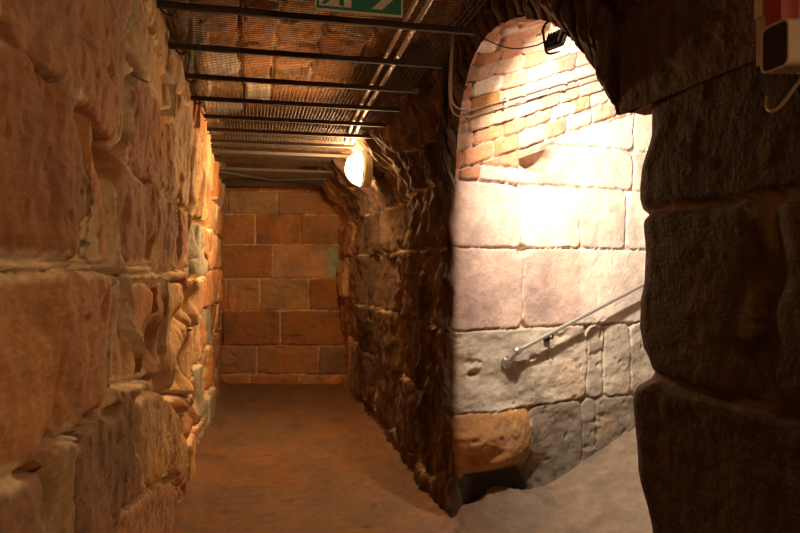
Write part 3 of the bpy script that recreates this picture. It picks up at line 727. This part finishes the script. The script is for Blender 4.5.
# ---- pair of conduits on the arch edge, turning up along the vault
def vp(y, z, t, off): return (RX + D[0]*t, y - off*.75 + D[1]*t, z - off*.35 + D[2]*t)
for i, (lab, dz_, dy_) in enumerate((('upper grey conduit of the pair running up the brick vault from the arch edge', .0, .0), ('lower grey conduit of the pair running up the brick vault from the arch edge', -.035, .012))):
    t = thing('wall_conduit', lab, 'conduit', (1.16, 3.58, 2.9), 'pair of conduits by the arch')
    a = [(1.13, 3.50 + dy_ + i*.03, 3.0), (1.13, 3.55 + i*.03, 2.8), (1.14, 3.60 + i*.03, 2.62), (1.17, 3.61 + i*.025, 2.545 + dz_), (1.25, 3.60 + i*.015, 2.525 + dz_)]
    b = [vp(3.635 + i*.02, 2.53 + dz_, tt_, .05) for tt_ in np.linspace(.15, 2.2, 10)]
    mb = MB(); mb.tube(smooth_path(a + b, 8), .006, 8); part(mb, 'tube', M['pipe'], t, True)
    for tt_ in (.3, .75, 1.2, 1.65):
        mb = MB(); c = vp(3.635 + i*.02, 2.53 + dz_, tt_, .05); mb.box(c, (.02, .03, .028), .003); part(mb, 'clip', M['pipe'], t)

# ---- handrail climbing the lit wall
def sw(t, off, z): return (CX + U[0]*t + NS[0]*off, CY + U[1]*t + NS[1]*off, z)
hr = thing('handrail', 'slim grey metal handrail climbing the lit stone wall of the side passage', 'handrail', sw(.41, .08, 1.02))
def rz(t): return 1.072 + .378 * (t - .41)
mb = MB(); mb.tube([sw(t, .085, rz(t)) for t in (.40, 1.2, 2.4, 3.6)], .0135, 14); part(mb, 'rail', M['rail'], hr, True)
mb = MB(); mb.tube(smooth_path([sw(.44, .085, rz(.44)), sw(.40, .085, rz(.40) - .004), sw(.375, .075, rz(.38) - .03), sw(.365, .045, rz(.37) - .055), sw(.365, .0, rz(.36) - .06)], 6), .017, 12)
o = part(mb, 'end_bracket', M['chrome'], hr, True)
mb = MB(); c = sw(.365, .012, rz(.36) - .06); c2_ = sw(.365, .028, rz(.36) - .06); mb.tube([c, c2_], .042, 20); part(mb, 'wall_flange', M['chrome'], o, True, root=hr)
mb = MB(); mb.tube([sw(.385, .085, rz(.385)), sw(.40, .085, rz(.40)), sw(.43, .085, rz(.43))], [.026, .03, .02], 16); part(mb, 'end_cap', M['chrome'], o, True, root=hr)
for tb in (.68, 1.9, 3.1):
    mb = MB(); mb.tube(smooth_path([sw(tb, .085, rz(tb) - .01), sw(tb, .08, rz(tb) - .04), sw(tb, .0, rz(tb) - .045)], 5), .007, 8); mb.box(sw(tb, .02, rz(tb) - .045), (.04, .03, .04), .004)
    part(mb, 'support_bracket', M['black'], hr, True)

# ---- emergency exit sign
SX0, SX1, SY, SZ0, SZ1 = .203, .503, 2.134, 2.453, 2.605
sg = thing('exit_sign', 'green and white emergency exit sign with running figure and arrow, hung below the grille', 'sign', ((SX0+SX1)/2, SY, SZ0))
mb = MB(); mb.box(((SX0+SX1)/2, SY, (SZ0+SZ1)/2), (SX1-SX0, .006, SZ1-SZ0), .001); part(mb, 'board', M['swhite'], sg)
def flatp(polys, name, mat, y, parent=sg):
    mb = MB()
    for pl in polys: mb.prism([(p[0]/1000, p[1]/1000) for p in pl], (SX0, SY - y, SZ0), (1, 0, 0), (0, 0, 1), (0, -1, 0), .0006)
    return part(mb, name, mat, parent, root=sg)
flatp([[(6, 6), (294, 6), (294, 146), (6, 146)]], 'green_field', M['sgreen'], .003)
flatp([[(14, 15), (122, 15), (122, 138), (14, 138)]], 'door_symbol', M['swhite'], .0038)
man = [[(20, 20), (34, 20), (62, 44), (74, 60), (62, 72), (50, 52)], [(62, 60), (84, 52), (80, 22), (96, 16), (100, 58), (76, 78)], [(54, 66), (80, 66), (92, 108), (70, 112)],
       [(88, 100), (112, 86), (118, 94), (92, 114)], [(74, 110), (50, 104), (36, 84), (44, 78), (56, 94), (76, 98)],
       [(88 + 10*math.cos(a), 124 + 10*math.sin(a)) for a in np.linspace(0, 2*math.pi, 17)[:-1]]]
flatp(man, 'running_figure', M['sgreen'], .0046)
flatp([[(135, 66), (236, 66), (236, 86), (135, 86)], [(190, 18), (226, 18), (288, 76), (252, 76)], [(252, 76), (288, 76), (226, 134), (190, 134)]], 'arrow', M['swhite'], .0038)
for x in (SX0 + .04, SX1 - .04):
    mb = MB(); mb.tube([(x, SY, SZ1 - .004), (x, SY + .03, 2.62), (x, SY + .084, GZ - .012)], .002, 6); part(mb, 'hanging_wire', M['steel'], sg)

# ---- alarm horn, its red beacon and trunking on the near right wall
ah = thing('alarm_horn', 'cream alarm horn with dark rectangular mouth on the near right wall', 'alarm', (1.15, 1.11, 2.06))
def ring(x, y0_, y1_, z0_, z1_, r, n=5):
    out = []
    for (cy, cz_, a0) in ((y1_-r, z1_-r, 0), (y0_+r, z1_-r, 90), (y0_+r, z0_+r, 180), (y1_-r, z0_+r, 270)):
        for k in range(n+1):
            a = math.radians(a0 + 90*k/n); out.append((x, cy + r*math.cos(a), cz_ + r*math.sin(a)))
    return out
def loft(rings, cap0=True, cap1=True):
    mb = MB(); n = len(rings[0]); vs = [p for r_ in rings for p in r_]
    fs = [(i*n+k, i*n+(k+1) % n, (i+1)*n+(k+1) % n, (i+1)*n+k) for i in range(len(rings)-1) for k in range(n)]
    if cap0: fs.append(tuple(range(n))[::-1])
    if cap1: fs.append(tuple((len(rings)-1)*n+k for k in range(n)))
    mb.add(vs, fs); return mb
hy0, hy1, hz0, hz1 = 1.076, 1.150, 2.005, 2.103
part(loft([ring(1.20, 1.06, 1.14, 2.01, 2.10, .012), ring(1.13, 1.06, 1.145, 2.008, 2.103, .014), ring(1.128, 1.064, 1.143, 2.012, 2.10, .014), ring(1.122, 1.064, 1.143, 2.012, 2.10, .014), ring(1.12, 1.06, 1.146, 2.008, 2.103, .014), ring(1.055, hy0, hy1, hz0, hz1, .016), ring(1.05, hy0, hy1, hz0, hz1, .016), ring(1.05, hy0+.004, hy1-.004, hz0+.004, hz1-.004, .013), ring(1.085, hy0+.012, hy1-.012, hz0+.014, hz1-.014, .01)], True, False), 'horn_body', M['cream'], ah, True)
part(loft([ring(1.053, hy0+.0045, hy1-.0045, hz0+.0045, hz1-.0045, .013), ring(1.075, hy0+.010, hy1-.010, hz0+.012, hz1-.012, .01)]), 'horn_mouth', M['dark_mouth'], ah, True)
mb = MB(); mb.tube(smooth_path([(1.15, 1.13, 2.015), (1.145, 1.16, 1.985), (1.14, 1.19, 1.955), (1.14, 1.215, 1.95), (1.145, 1.235, 1.965), (1.15, 1.24, 1.99)], 8), .004, 8); part(mb, 'lead', M['pipe'], ah, True)
rb = thing('alarm_beacon', 'red alarm beacon beside the cream trunking above the horn', 'beacon', (1.17, 1.23, 2.2))
part(loft([ring(1.215, 1.205, 1.268, 2.10, 2.40, .01), ring(1.18, 1.208, 1.266, 2.105, 2.39, .012), ring(1.165, 1.215, 1.26, 2.115, 2.38, .012)]), 'beacon_body', M['red'], rb, True)
mb = MB(); mb.box((1.21, 1.235, 2.25), (.016, .07, .34), .004); part(mb, 'back_plate', M['cream'], rb)
tr = thing('cable_trunking', 'narrow vertical cream cable trunking on the near right wall', 'trunking', (1.19, 1.345, 2.3))
mb = MB(); mb.box((1.185, 1.288, 2.62), (.03, .026, .86), .002); part(mb, 'upper_cover', M['cream'], tr)
mb = MB(); mb.box((1.19, 1.290, 2.135), (.022, .030, .11), .002); part(mb, 'lower_plate', M['pipe'], tr)

# ------------------------------------------------------------------ camera, world, view
cam = bpy.data.cameras.new('camera'); co = bpy.data.objects.new('camera', cam); C.objects.link(co)
co.location = (0, 0, 1.6); co.rotation_euler = (math.radians(90), 0, -math.radians(13.02)); cam.lens = 28.8; cam.sensor_width = 36; cam.clip_start = .02
scene.camera = co
w = bpy.data.worlds.new('world'); scene.world = w; w.use_nodes = True
w.node_tree.nodes['Background'].inputs[0].default_value = (.5, .35, .22, 1); w.node_tree.nodes['Background'].inputs[1].default_value = .02
vs_ = scene.view_settings; vs_.view_transform = 'Standard'; vs_.look = 'None'; vs_.gamma = 1; vs_.use_curve_mapping = False; vs_.exposure = 0
scene.cycles.max_bounces = 8; scene.cycles.diffuse_bounces = 5
